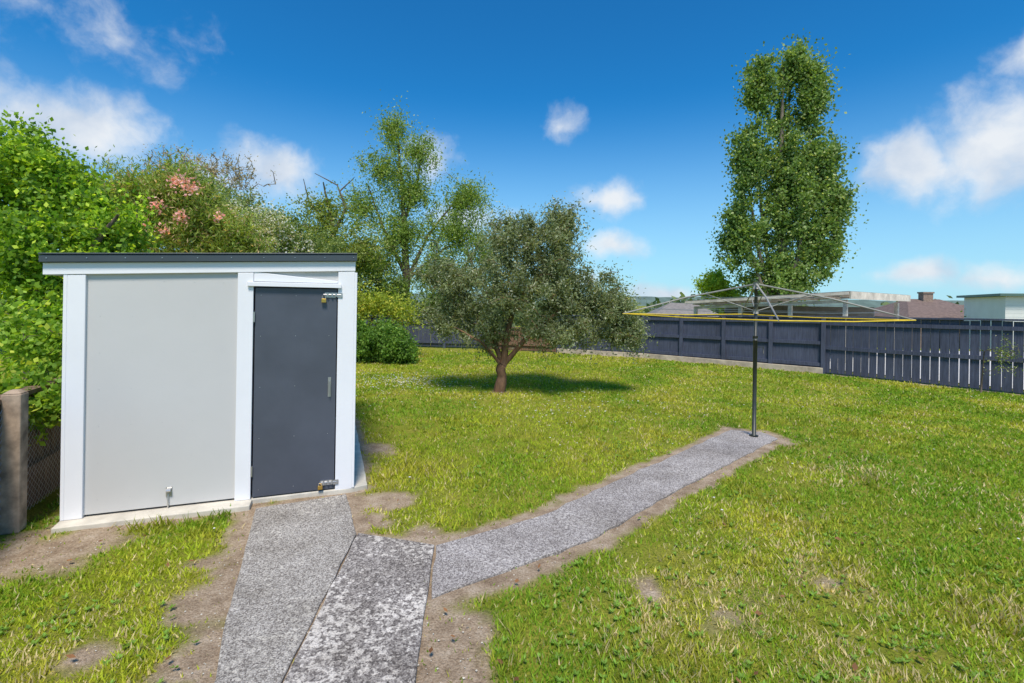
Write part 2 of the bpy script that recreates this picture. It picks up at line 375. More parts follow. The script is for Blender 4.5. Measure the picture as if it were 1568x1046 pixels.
mb.tube([P3w(.32*W,.003,.14),P3w(.32*W,.01,.10),P3w(.32*W,.01,.045)],.005); mb.tube([P3w(.315*W,.02,.17),P3w(.33*W,.02,.17)],.013)
mb.fbox(shf,.312*W,.332*W,.001,.006,.12,.19)
for zz in (.25,1.45):
    mb.fbox(shf,.606*W+.002,.606*W+.012,.012,.028,zz-.04,zz+.04)
for s in np.arange(.18,1.0,.19):
    for zz in np.arange(.15,1.75,.26): mb.tube([P3w(s,0,zz),P3w(s,.0015,zz)],.0022,5)
for s in (1.2,1.45,1.7):
    for zz in (.1,.5,.9,1.3,1.62): mb.tube([P3w(s,.012,zz),P3w(s,.014,zz)],.003,5)
for s in np.arange(-.1,1.9,.22): mb.tube([P3w(s,.055,zt(s)+.03),P3w(s,.059,zt(s)+.03)],.004,5)
mb.obj('bolts_and_handle',[M_steel],shed)
mb=MB()
for (s0,z0) in ((.875*W,1.575),(.872*W,.062)): mb.fbox(shf,s0-.018,s0+.018,.026,.044,z0-.006,z0+.026)
mb.obj('padlocks',[M_brass],shed,bevel=.003)

# ---------------- left fence ----------------
lf=empty('post_and_paling_fence'); fr,L=frame(LF0,LF2)
mb=MB(); s=0
while s<L:
    w_=random.uniform(.085,.11); mb.fbox(fr,s,s+w_-.008,-.02+random.uniform(-.006,.006),0,0,.86+random.uniform(-.03,.03)); s+=w_
mb.fbox(fr,0,L,.004,.05,.25,.33); mb.fbox(fr,0,L,.004,.05,.72,.80); mb.fbox(fr,0,L,-.04,.06,.87,.90)
mb.obj('palings',[M_oldwood],lf)
mb=MB()
for s in (0.0,1.40,3.3,5.3):
    mb.fbox(fr,s-.05,s+.05,.055,.16,0,.93); mb.hexa([(*[fr[0][i]+fr[1][i]*(s+a)+fr[2][i]*bb for i in (0,1)],zz) for (a,bb,zz) in ((-.05,.16,.931),(.05,.16,.931),(.05,.055,.931),(-.05,.055,.931),(-.02,.13,.955),(.02,.13,.955),(.02,.085,.955),(-.02,.085,.955))])
mb.obj('concrete_posts',[M_oldconc],lf,bevel=.008)
mb=MB()
for s in np.arange(-1,4,.05):
    for sg in (1,-1):
        pts=[]
        for q in np.linspace(0,.8,5):
            ss=s+(q if sg>0 else .8-q)
            pts.append((fr[0][0]+fr[1][0]*ss+fr[2][0]*.065,fr[0][1]+fr[1][1]*ss+fr[2][1]*.065,.03+q))
        mb.tube(pts,.0010,3,0,False)
mb.obj('wire_mesh',[M_steel],lf)

# ---------------- navy fence ----------------
nf=empty('navy_timber_fence'); mb=MB(); pl=MB()
def run(p0,p1,h0,h1,gap,front,posts,zb=.1,plinth=True,rails=(.16,.55,.93),bw=.14,M=mb):
    fr,L=frame(p0,p1); s=0
    H=lambda s:h0+(h1-h0)*s/L
    while s<L-.01:
        e=min(s+bw-gap*random.uniform(.4,1.5),L); j=random.uniform(-.008,.008)
        M.fbox(fr,s,e,-.02,0+random.uniform(-.003,.003),0,0,zr=((zb,zb),(H(s)+j,H(e)+j))); s+=bw
    for r in rails:
        M.fbox(fr,0,L,.004,.05 if front else .035,0,0,zr=((H(0)*r-.04,H(L)*r-.04),(H(0)*r+.04,H(L)*r+.04)))
    for q in range(posts+1):
        s=L*q/posts; M.fbox(fr,s-.045,s+.045,-.12 if not front else -.01,-.07 if not front else .075,0,H(s)+.02 if front else H(s)-.02)
    M.fbox(fr,0,L,-.05,.055,0,0,zr=((H(0)+.01,H(L)+.01),(H(0)+.045,H(L)+.045)))
    if plinth: pl.fbox(fr,-.02,L,-.06,.085,-.02,.14)
run(FEN[0],FEN[1],1.15,1.25,.0,True,3,.12,bw=.15)
run(FEN[1],FEN[2],1.25,1.33,.0,True,4,.12,bw=.15)
run(FEN[2],FEN[3],1.33,1.46,.012,False,1,.03,False,(.47,.90),bw=.150)
mb.obj('boards_rails_posts',[M_navy],nf); pl.obj('concrete_plinth',[M_plinth],nf,bevel=.01)
bf=empty('back_timber_fence'); mb=MB(); pl=MB()
run((-9,16.9),(-.9,16.2),1.05,1.0,.012,True,6,.05,False,(.2,.85),M=mb); mb.obj('navy_boards',[M_navy],bf)
mb=MB(); run((-.86,16.2),(1.45,15.45),.72,.72,.006,True,2,.02,False,(.3,.8),M=mb); mb.obj('brown_boards',[M_brownwood],bf)
mkobj('driveway',[(14.0,4.6,.02),(40,4.6,.02),(40,18,.02),(9.2,18,.02),(8.1,12.2,.02)],[(0,1,2,3,4)],[M_drive])

# ---------------- clothesline ----------------
cl=empty('rotary_clothesline'); mb=MB(); c0=Vector((2.954,5.856,0))
mb.tube([c0,c0+Vector((0,0,1.2))],.023,12); mb.tube([c0+Vector((0,0,1.2)),c0+Vector((0,0,1.87))],.019,12)
mb.tube([c0+Vector((0,0,1.18)),c0+Vector((0,0,1.23))],.029,12); mb.tube([c0,c0+Vector((0,0,.03))],.05,12)
mb.tube([c0+Vector((.02,0,1.1)),c0+Vector((.09,-.02,1.1)),c0+Vector((.09,-.02,1.02))],.006,6)
mb.obj('pole',[M_pole],cl,True)
mb=MB(); wires=MB(); th0=math.radians(160); ends=[]
mb.tube([c0+Vector((0,0,1.80)),c0+Vector((0,0,1.89))],.033,10); mb.tube([c0+Vector((0,0,1.50)),c0+Vector((0,0,1.56))],.03,10)
for k in range(4):
    t=th0+k*math.pi/2; d=Vector((math.cos(t),math.sin(t),0)); L=1.58
    e=c0+d*L+Vector((0,0,1.465)); ends.append((d,e))
    mb.tube([c0+Vector((0,0,1.86)),c0+d*(L*.5)+Vector((0,0,1.69)),e],[.011,.010,.008],8)
    mb.tube([c0+Vector((0,0,1.53)),c0+d*(L*.36)+Vector((0,0,1.735))],.006,6)
mb.obj('arms',[M_arm],cl,True)
for ring,(fr_,zz) in enumerate(((1.0,1.465),(.8,1.54),(.62,1.62),(.45,1.70))):
    for k in range(4):
        a=c0+ends[k][0]*1.58*fr_; b_=c0+ends[(k+1)%4][0]*1.58*fr_; a=Vector((a.x,a.y,zz)); b_=Vector((b_.x,b_.y,zz))
        mid=(a+b_)/2-Vector((0,0,.012))
        wires.tube([a,mid,b_],.0075 if ring==0 else .0022,6,0 if ring==0 else 1,False)
wires.obj('lines',[M_yellow,M_steel],cl)

# ---------------- carport & houses ----------------
cp=empty('carport'); mb=MB()
A_=(6.1,17.0);B_=(9.27,13.3);C_=(12.3,15.0);D_=(9.3,19.0)
def quadslab(M,p,zt_,th,mi=0): M.hexa([(q[0],q[1],zz-th) for q,zz in zip(p,zt_)]+[(q[0],q[1],zz) for q,zz in zip(p,zt_)],mi)
quadslab(mb,[A_,B_,C_,D_],[1.72,2.04,2.0,1.75],.04,1)
fa,LA=frame(A_,B_); mb.fbox(fa,0,LA,.01,.05,0,0,zr=((1.62,1.94),(1.70,2.02)))
mb.fbox(fa,.2,LA-.1,-.3,-.2,0,0,zr=((1.44,1.72),(1.53,1.81)))
fb,LB=frame(B_,C_); mb.fbox(fb,0,LB,.01,.05,0,0,zr=((1.82,1.80),(2.03,1.99)))
for q in np.linspace(.3,LA-.2,8):
    zz=1.72+.32*q/LA; mb.fbox(fa,q-.03,q+.03,-2.2,.0,0,0,zr=((zz-.15,zz-.15),(zz-.045,zz-.045)))
for q in (.25,1.8,3.3,LA-.15): mb.fbox(fa,q-.05,q+.05,-.3,-.2,-.1,1.44+.28*q/LA)
mb.fbox(fb,LB-.2,LB-.1,-.3,-.2,-.1,1.75)
mb.fbox(fa,.2,LA,-2.6,-2.5,-.1,1.6,1)
mb.obj('roof_beams_posts',[M_cpt,M_cpd],cp)
def house(name,p0,p1,depth,zb,zw,zr,wallm,roofm,over=.4):
    h=empty(name); fr,L=frame(p0,p1); mb=MB(); mb.fbox(fr,0,L,-depth,0,zb,zw)
    for k in range(int((zw-zb)/.2)): mb.fbox(fr,0,L,.002,.012,zb+k*.2+.01,zb+k*.2+.19)
    mb.obj('walls',[wallm],h)
    mb=MB(); O,Sv,Nv=fr; P=lambda a,b_,z:(O[0]+Sv[0]*a+Nv[0]*b_,O[1]+Sv[1]*a+Nv[1]*b_,z)
    hip=min(L*.3,2)
    mb.v+=[P(-over,over,zw-.05),P(L+over,over,zw-.05),P(L+over,-depth-over,zw-.05),P(-over,-depth-over,zw-.05),P(hip,-depth/2,zr),P(L-hip,-depth/2,zr)]
    mb.f+=[(0,1,5,4),(2,3,4,5),(1,2,5),(3,0,4),(3,2,1,0)]; mb.m+=[0]*5; mb.obj('hip_roof',[roofm],h)
    mb=MB()
    for k in range(int(L/2.2)): mb.fbox(fr,.8+k*2.2,1.9+k*2.2,.014,.03,zb+1.0,zw-.35)
    if mb.v: mb.obj('windows',[M_glass],h)
    return h,fr
h,fr=house('tiled_roof_house',(26.5,32),(31.5,31),7,-2.7,1.0,2.25,M_brick,M_tile)
mb=MB(); mb.fbox(fr,2.3,2.9,-3.6,-3.0,1.5,2.65); mb.fbox(fr,2.25,2.95,-3.65,-2.95,2.65,2.76); mb.obj('chimney',[M_brick],h)
house('grey_roof_house',(13.2,44),(18.5,43),7,-2.7,.6,1.75,M_whitewall,M_cpd)
house('brown_roof_house',(40.5,46),(47,45),7,-2.7,.8,2.0,M_whitewall,M_tile)
wh=empty('white_weatherboard_house'); fr,L=frame((25.5,25),(33,21)); mb=MB(); mb.fbox(fr,0,L,-6,0,-2,2.28)
for k in range(21): mb.fbox(fr,0,L,.002,.014,-2+k*.2+.006,-2+k*.2+.194)
mb.obj('walls',[M_whitewall],wh); mb=MB(); mb.fbox(fr,-.3,L+.3,-6.3,.35,2.29,2.42); mb.obj('flat_roof',[M_teal],wh)
mb=MB(); mb.fbox(fr,1.5,2.9,.016,.03,.4,1.6); mb.fbox(fr,4.5,5.9,.016,.03,.4,1.6); mb.obj('windows',[M_glass],wh)
hx=np.linspace(-900,1100,160); hz=9+13*fbm(hx*.006+2,hx*0+.5,4)+2*fbm(hx*.06,hx*0+3,3)
Vv=[];Ff=[]
for k in range(160):
    Vv+=[(hx[k],900,-5),(hx[k],930,float(hz[k])),(hx[k],1100,-5)]
    if k: a=3*(k-1); Ff+=[(a,a+3,a+4,a+1),(a+1,a+4,a+5,a+2)]
mkobj('hills',Vv,Ff,[M_hill],smooth=True)

# ---------------- trees ----------------
GAIN=np.array([1.95,1.95,1.8])
def tree(name,trunks,ells,ntips,lpt,ll,lw,cr,cols,bark,seed,droop=0.,up=0.,twig=.006,flower=None,tipmul=1.0,shell=.45,zmin=.3,spread=4.):
    r=np.random.default_rng(seed); mb=MB(); nodes=[]
    for pts,rads in trunks:
        pts=[Vector(p) for p in pts]; fp=[];fr_=[]
        for i in range(len(pts)-1):
            ns=4
            for q in range(ns):
                t=q/ns; p=pts[i].lerp(pts[i+1],t)+Vector(r.normal(0,.16,3))*rads[i]*(0 if (i==0 and q==0) else 1)
                fp.append(p); fr_.append((rads[i]+(rads[i+1]-rads[i])*t)*float(r.uniform(.92,1.08)))
        fp.append(pts[-1]); fr_.append(rads[-1]); mb.tube(fp,fr_,8)
        nodes+=[(p.x,p.y,p.z) for p in fp[2:]]
    E=np.array(ells,float); wts=E[:,6]/E[:,6].sum(); idx=r.choice(len(E),ntips,p=wts)
    d=unit(r.normal(size=(ntips,3))); rad=(shell+(1-shell)*r.random(ntips))**1.0*(r.random(ntips)**.25)
    wob=.82+.38*r.random(ntips); tips=E[idx,:3]+d*E[idx,3:6]*(rad*wob)[:,None]
    tips=tips[tips[:,2]>zmin]; nd=np.array(nodes)
    dist=np.min(np.linalg.norm(tips[:,None]-nd[None],axis=2),axis=1); tips=tips[np.argsort(dist)]
    NP=[];NA=[];NC=[]
    c1,c2,c3=[np.array(c) for c in cols]
    for tp in tips:
        dl=nd-tp; ds=np.linalg.norm(dl,axis=1)+1.3*np.clip(dl[:,2]+.1*abs(up),0,None); j=int(np.argmin(ds)); s0=nd[j]
        L=np.linalg.norm(tp-s0); mid=(s0+tp)/2+r.normal(0,.08,3)*L+np.array([0,0,.12*L+droop*.2*L])
        tp2=tp-np.array([0,0,droop*L*.3]); rr=min(.03,twig*(.6+1.2*L))*tipmul
        mb.tube([s0,mid,tp2],[rr*1.3,rr,rr*.35],4,0,False); nd=np.vstack([nd,mid,tp2])
        n=max(4,int(r.normal(lpt,lpt*.35))); t=r.random(n)**.7
        base=np.where((t<.5)[:,None],s0+(mid-s0)*(t*2)[:,None],mid+(tp2-mid)*(t*2-1)[:,None])
        far=np.clip((t-.1)*1.2,0.15,1)[:,None]
        off=r.normal(0,cr*r.uniform(.6,1.5),(n,3))*far; off[:,2]-=droop*np.abs(r.normal(0,cr*1.2,n)); base=tp2+(base-tp2)*min(1,cr*spread/max(L,.01))
        NP.append(base+off); a=r.normal(size=(n,3)); a[:,2]+=up-droop*1.6; NA.append(unit(a))
        k=np.clip(r.normal(.5,.28)+r.normal(0,.22,n),0,1)[:,None]; cc=c1*(1-k)+c2*k
        k3=(r.random(n)<.12)[:,None]; cc=np.where(k3,c3,cc); NC.append(cc*(.8+.4*r.random(n))[:,None])
    P=np.vstack(NP);A=np.vstack(NA);C=np.vstack(NC)*GAIN; n=len(P)
    s=(.65+.7*r.random(n))[:,None]; B=unit(np.cross(A,r.normal(size=(n,3))))*lw*s; A=A*ll*s
    if flower:
        fc,ff,fp=flower; q=np.zeros(n,bool)
        for f_ in fp: q|=np.linalg.norm(P-np.array(f_[:3]),axis=1)<f_[3]
        m_=q&(r.random(n)<ff)
        C[m_]=np.array(fc)*(.8+.3*r.random(m_.sum()))[:,None]
    LV,LF=leafquads(P,A,B); nb=len(mb.v)
    verts=np.vstack([np.array([tuple(v) for v in mb.v]),LV])
    me=bpy.data.meshes.new(name); bl=[len(f) for f in mb.f]; loops=np.concatenate([np.array([i for f in mb.f for i in f]),(LF+nb).ravel()]).astype(np.int32)
    tot=np.concatenate([np.array(bl),np.full(len(LF),4)]).astype(np.int32); st=np.concatenate([[0],np.cumsum(tot)[:-1]]).astype(np.int32)
    me.vertices.add(len(verts)); me.vertices.foreach_set('co',verts.astype(np.float32).ravel())
    me.loops.add(len(loops)); me.loops.foreach_set('vertex_index',loops)
    me.polygons.add(len(tot)); me.polygons.foreach_set('loop_start',st); me.polygons.foreach_set('loop_total',tot)
    me.update(calc_edges=True); me.materials.append(bark); me.materials.append(M_leaf)
    mi=np.concatenate([np.zeros(len(bl)),np.ones(len(LF))]).astype(np.int32); me.polygons.foreach_set('material_index',mi)
    me.polygons.foreach_set('use_smooth',(mi==0))
    at=me.attributes.new('col','FLOAT_COLOR','POINT'); c=np.ones((len(verts),4),np.float32); c[nb:,:3]=np.repeat(C,4,0); at.data.foreach_set('color',c.ravel())
    me.update(); ob=bpy.data.objects.new(name,me); COL.objects.link(ob); return ob

bx,by=-.2,8.56
tree('olive_tree',[([(bx,by,-.05),(bx+.03,by,.3),(bx+.05,by,.5)],[.12,.08,.085]),
 ([(bx+.05,by,.45),(bx-.1,by+.05,.9),(bx-.45,by+.1,1.4),(bx-.8,by,1.9)],[.055,.045,.03,.012]),
 ([(bx+.05,by,.45),(bx+.12,by-.05,1.0),(bx+.3,by,1.8),(bx+.6,by+.1,2.7)],[.07,.05,.035,.012]),
 ([(bx+.08,by,.5),(bx+.45,by-.1,.95),(bx+1.1,by-.1,1.5),(bx+1.7,by,1.7)],[.05,.04,.03,.012]),
 ([(bx+.3,by,1.6),(bx+.9,by,2.3),(bx+1.15,by,3.0)],[.03,.02,.01]),
 ([(bx,by,.5),(bx-.3,by-.3,.9),(bx-.9,by-.2,1.2)],[.035,.025,.01]),
 ([(bx+.05,by,.6),(bx+.1,by+.6,1.2),(bx+.1,by+1.1,1.9)],[.035,.025,.01])],
 [(bx+.15,by,1.9,1.35,1.35,.8,6),(bx+.8,by,2.6,.85,.9,.7,2.8),(bx+1.1,by+.1,3.05,.50,.4,.5,1.3),(bx+.1,by,2.75,.9,.8,.6,2.0),(bx-.9,by,2.0,.85,.8,.65,2.4),(bx+1.2,by,1.85,.8,.9,.65,2.6),(bx+1.95,by,1.6,.7,.8,.55,2.4),
  (bx+2.15,by,1.1,.62,.6,.42,1.6),(bx+1.0,by-.2,1.1,1.0,.9,.42,2.3),(bx-.95,by-.1,1.35,.65,.6,.5,1.4),(bx-.3,by,1.1,.7,.8,.38,1.5)],
 1000,98,.055,.021,.11,[(.075,.092,.045),(.145,.172,.095),(.27,.28,.22)],M_barkred,11,droop=.15,zmin=.60,shell=.35)
px,py=12.3,22.0
T=[([(px,py,-.5),(px,py,3),(px-.2,py,7),(px-.1,py,12.5)],[.34,.25,.13,.03])]
for a,tx,tz in ((0,-1.7,9.5),(1,-1.0,11.5),(2,1.2,11.3),(3,1.8,8.6),(4,.5,12.8),(5,-2.0,6.3),(6,2.2,6.3)):
    yy=.9*math.sin(a*2.3); T.append(([(px+tx*.1,py,1.2),(px+tx*.55,py+yy*.6+.3,tz*.42),(px+tx*.85,py+yy*.6+.4,tz*.75),(px+tx*.95,py+yy*.5+.3,tz)],[.12,.08,.045,.012]))
tree('poplar_tree',T,[(px-1.6,py,8.0,1.2,1.2,2.4,2.2),(px-1.15,py,11.4,.85,.9,1.9,1.8),(px+.4,py,12.5,.8,.9,1.2,1.2),(px+1.2,py,11.2,.85,.9,2.2,2),(px+1.7,py,7.8,1.2,1.2,2.4,2.4),
  (px+.1,py,7.6,1.3,1.5,2.4,2.8),(px+.1,py,5.5,1.6,1.6,2.6,2.6),(px-2.0,py,4.9,1.0,1.2,2.2,2.0),(px+1.6,py,4.4,1.2,1.3,2.4,2.3),(px-.2,py,2.8,1.9,1.5,1.6,2.0),(px+2.5,py,6.2,.7,.7,1.6,1.0),(px+.1,py+.5,10.3,.7,.7,1.4,.6)],
 1300,90,.12,.095,.22,[(.055,.10,.028),(.125,.185,.05),(.25,.29,.14)],M_barkpale,21,up=.8,twig=.007,zmin=1,shell=.3)
wx,wy=-4.2,18.5
tree('silver_birch_tree',[([(wx+.1,wy,-.1),(wx+.15,wy,2.5),(wx,wy,5),(wx-.3,wy,8.4)],[.20,.15,.09,.02]),
 ([(wx+.12,wy,2.2),(wx+.9,wy,4),(wx+2.1,wy,5.6)],[.09,.06,.02]),([(wx+.1,wy,2.6),(wx-.8,wy,4.4),(wx-1.4,wy,6)],[.08,.05,.015]),([(wx,wy,4.5),(wx+.5,wy,6.2),(wx+.8,wy,7.8)],[.06,.04,.012]),([(wx+.3,wy,2.5),(wx+1.6,wy,3.6),(wx+3.0,wy,4.2)],[.06,.04,.012])],
 [(wx-.5,wy,8.2,1.0,.8,1.0,1.5),(wx+.5,wy,7.3,1.1,.8,1.0,1.5),(wx-.8,wy,6.6,1.2,1.1,.9,1.7),(wx-1.6,wy,5.2,1.1,.8,1.1,1.6),(wx+.3,wy,5.8,1.5,1.1,1.2,2.6),(wx+2.4,wy,5.6,1.3,1.0,1.1,2.6),(wx+2.0,wy,4.3,1.7,1,1.1,2.6),
  (wx+.0,wy,4.2,1.8,1.1,1.3,3.2),(wx-1.2,wy,3.0,1.6,1.1,1.4,2.8),(wx+1.3,wy,2.8,1.7,1.1,1.4,3.0),(wx+3.2,wy,3.4,1.2,.9,1.5,1.9)],
 1350,50,.085,.042,.27,[(.075,.125,.025),(.155,.215,.05),(.27,.31,.13)],M_bark,31,droop=.45,zmin=.6,shell=.12,spread=6)
tree('half_bare_tree',[([(-6.6,17,0),(-6.5,17,2.5),(-6.3,17,4),(-6.7,17,5.7)],[.14,.11,.08,.02]),([(-6.4,17,3.6),(-5.9,17,4.8),(-6.2,17,5.6),(-7.0,17,6.0)],[.06,.045,.025,.01]),
 ([(-6.3,17,4),(-7.2,17,5.0),(-7.4,17,5.8)],[.05,.03,.01]),([(-6.1,17,5.4),(-5.6,17,5.9)],[.03,.008])],
 [(-6.6,17,4.7,1.2,.6,.9,1.4),(-6.5,17,3.5,1.5,1.1,1.1,3),(-5.3,17,3.2,1.3,1,1.3,2.4),(-7.8,17,3.6,1.4,1,1.4,2.4)],520,48,.09,.045,.24,[(.08,.13,.025),(.17,.2,.05),(.27,.27,.12)],M_bark,41,zmin=.6,shell=.2,spread=6)
tree('bare_plum_tree',[([(-10.0,14.8,0),(-9.9,14.8,2),(-10.0,14.8,4.4)],[.14,.1,.04]),([(-9.9,14.8,2.6),(-9.0,14.8,4.6)],[.07,.02]),([(-9.9,14.8,2.6),(-10.8,14.8,4.8)],[.07,.02])],
 [(-9.0,14.8,5.3,1.7,.9,.9,3),(-10.4,14.8,5.6,1.2,.9,.7,1.5)],460,11,.05,.03,.12,[(.16,.13,.08),(.26,.21,.12),(.35,.27,.19)],M_barkpale,52,zmin=.8,twig=.012,up=.6)
tree('garden_tree',[([(-9.2,13.5,0),(-9.1,13.5,2),(-9.3,13.5,4.0)],[.16,.11,.04]),([(-9.1,13.5,2),(-8.2,13.5,3.6)],[.08,.02])],
 [(-8.8,13.5,3.7,1.5,1.2,1.4,3),(-9.8,13.5,4.1,1.2,1.0,.9,1.8),(-7.6,13.5,3.7,1.1,.9,1.1,2),(-7.0,13.3,2.8,1.4,1.2,1.5,2.6),(-10.9,13.5,3.5,1.3,1.2,1.4,2.4),(-12.0,13.5,4.2,1.2,1.2,1.2,2)],680,70,.085,.045,.18,[(.08,.12,.05),(.16,.19,.085),(.28,.27,.18)],M_bark,51,zmin=.8)
tree('white_blossom_shrub',[([(-5.2,11,0),(-5.2,11,1.4),(-5.0,11,2.6)],[.08,.06,.02]),([(-5.2,11,.8),(-6.2,11,2.8)],[.05,.02])],
 [(-5.6,11,3.1,.9,.8,.8,2.5),(-4.6,11.3,2.5,.9,.8,.9,2),(-6.5,11,3.1,.8,.8,1.0,2),(-5.2,11,2.0,1.3,.8,.8,1.6)],520,78,.055,.032,.12,[(.07,.11,.035),(.15,.185,.065),(.2,.24,.09)],M_bark,61,flower=((.84,.82,.76),.5,[(-5.6,10.4,3.4,.75),(-4.8,10.6,2.8,.5),(-5.2,10.3,2.6,.4)]),zmin=.5)
rh=tree('rhododendron_shrub',[([(-5.6,8.2,0),(-5.7,8.2,1.4),(-5.8,8.2,2.8)],[.07,.05,.02]),([(-5.6,8.2,.5),(-4.9,8.2,2.6)],[.05,.02]),([(-5.6,8.2,.5),(-6.4,8.2,2.9)],[.05,.02])],
 [(-5.4,8.2,3.0,.75,.7,.65,2),(-5.8,8.2,3.45,.6,.7,.5,1.7),(-4.8,8.3,2.65,.6,.6,.55,1.5),(-6.4,8.2,3.1,.7,.7,.9,2),(-5.5,8.2,2.4,1.0,.7,.6,1.6)],560,72,.08,.020,.12,[(.10,.15,.03),(.20,.24,.06),(.33,.24,.15)],M_barkred,71,up=.8,zmin=.5)
r=np.random.default_rng(8); P=[];C=[]
for cx,cy,cz,rad,nn in ((-5.10,7.55,3.36,.13,80),(-5.32,7.6,3.40,.11,70),(-5.0,7.5,3.30,.09,45),(-5.55,7.5,3.02,.11,70),(-5.15,7.5,2.86,.10,60),(-5.75,7.5,2.72,.09,45),(-4.62,7.6,2.86,.08,35),(-5.42,7.5,2.62,.08,35)):
    P.append(np.array([cx,cy,cz])+r.normal(0,.5,(nn,3))*rad); q=r.uniform(.8,1.05,(nn,1)); C.append(np.array([.95,.40,.40])*q+np.array([0,.22,.2])*r.random((nn,1)))
P=np.vstack(P);C=np.clip(np.vstack(C),0,.95); A=unit(r.normal(size=P.shape)); B=unit(np.cross(A,r.normal(size=P.shape)))*.037
V,F=leafquads(P,A*.052,B); mkobj('pink_blossoms',V,F,[M_leaf],cols=np.repeat(C,4,0),parent=rh)
tree('sycamore_tree',[([(-6.3,6.4,0),(-6.2,6.3,1.4),(-6.3,6.2,2.8)],[.14,.10,.04]),([(-6.2,6.3,1.2),(-5.2,6.0,2.2),(-4.9,6.0,2.6)],[.06,.04,.015]),([(-6.2,6.3,1.2),(-5.4,5.6,1.5)],[.06,.02])],
 [(-6.7,6.2,3.2,.9,.9,.75,3),(-6.0,6.3,3.0,.65,.7,.65,2.2),(-5.2,6.3,2.45,.45,.6,.6,1.2),(-5.7,5.9,2.0,.8,.8,.8,3),(-6.8,6.0,2.3,.8,.8,1.0,2),(-5.2,5.6,1.2,.7,.6,.6,2),(-4.5,5.3,.95,.5,.5,.45,1)],
 760,84,.062,.040,.11,[(.055,.11,.018),(.18,.28,.025),(.34,.42,.05)],M_bark,81,up=.2,zmin=.4)
tree('rose_bush',[([(-3.95,4.35,0),(-3.95,4.35,.6),(-4.0,4.3,1.2)],[.03,.02,.01])],
 [(-4.05,4.2,1.05,.32,.3,.4,2),(-3.72,3.75,.8,.2,.2,.3,1.3),(-3.95,3.6,.95,.25,.2,.3,1),(-4.3,4.2,1.3,.3,.3,.3,1),(-3.5,3.7,.72,.14,.15,.14,.8),(-3.55,3.45,.80,.12,.12,.14,.5)],210,24,.050,.032,.08,[(.08,.15,.02),(.17,.26,.03),(.27,.31,.05)],M_bark,82,zmin=.35,twig=.004,
 flower=((.9,.30,.25),.5,[(-3.95,3.9,1.15,.07),(-4.1,4.0,.9,.06)]))
tree('camellia_bush',[([(-3.4,12.3,0),(-3.4,12.3,.6)],[.07,.03])],[(-3.3,12.3,.5,.95,.8,.55,3),(-2.75,12.2,.35,.5,.5,.35,1),(-4.0,12.5,.6,.8,.7,.6,1.5)],400,80,.065,.04,.095,[(.05,.10,.02),(.10,.18,.032),(.17,.26,.06)],M_bark,91,zmin=.03)
tree('yellow_green_shrub',[([(-4.0,13.4,0),(-3.9,13.4,1.0),(-3.5,13.4,1.7)],[.07,.05,.02])],[(-3.7,13.4,1.45,.8,.7,.45,2),(-3.0,13.5,1.2,.6,.6,.4,1),(-4.4,13.4,1.3,.8,.7,.7,1.6)],200,42,.075,.04,.20,[(.11,.16,.025),(.22,.25,.035),(.34,.32,.05)],M_bark,92,zmin=.3)
tree('hedge',[([(-5,17.8,0),(-5,17.8,2)],[.1,.04]),([(-9,16,0),(-9,16,2)],[.1,.04]),([(-12,14,0),(-12,14,2)],[.1,.04])],
 [(-4.6,17.6,1.6,1.6,.7,1.3,2),(-6.6,16.6,1.9,1.5,.8,1.6,2),(-9,15.8,2.1,1.8,.8,1.9,2.4),(-12,13.8,2.6,2,.8,2.2,2.4),(-14,12,2.9,2,.9,2.5,2),(-2.4,18.2,1.4,1.2,.7,1.1,1.2)],620,75,.11,.06,.22,[(.055,.09,.022),(.11,.16,.04),(.17,.2,.07)],M_bark,93,zmin=.1,shell=.2)
tree('lime_green_bush',[([(10.6,24,-.5),(10.6,24,1.8)],[.12,.04])],[(10.0,24,2.5,.9,.8,.9,2),(10.7,24,1.9,.9,.8,.8,1)],160,55,.12,.08,.2,[(.12,.17,.02),(.23,.3,.03),(.3,.34,.05)],M_bark,94,zmin=.2)
tree('distant_bush',[([(29.5,30.5,-2),(29.5,30.5,1)],[.15,.05])],[(29.2,29.5,1.2,1.2,1,.8,2),(30.6,29.3,1.1,1.1,1,.8,1)],130,60,.16,.1,.25,[(.09,.13,.02),(.19,.24,.03),(.25,.28,.05)],M_bark,95,zmin=-1)
E=[]; rr_=np.random.default_rng(99)
for k in range(110):
    xx=rr_.uniform(-110,120); E.append((xx,rr_.uniform(62,90),-1.2+rr_.uniform(0,1.2),rr_.uniform(2,5),2,rr_.uniform(1.6,3.2),1))
tree('distant_trees',[([(e[0],e[1],-3),(e[0],e[1],-.5)],[.3,.1]) for e in E],E,900,26,1.0,.7,.9,[(.045,.07,.035),(.08,.11,.05),(.11,.14,.07)],M_bark,97,zmin=-3)
tree('vine_on_fence',[([(8.95,9.2,0),(8.95,9.15,.8)],[.015,.008])],[(9.2,8.95,.7,.35,.2,.5,1)],50,9,.035,.02,.06,[(.07,.11,.03),(.14,.18,.05),(.3,.3,.2)],M_bark,96,zmin=.05,twig=.004)

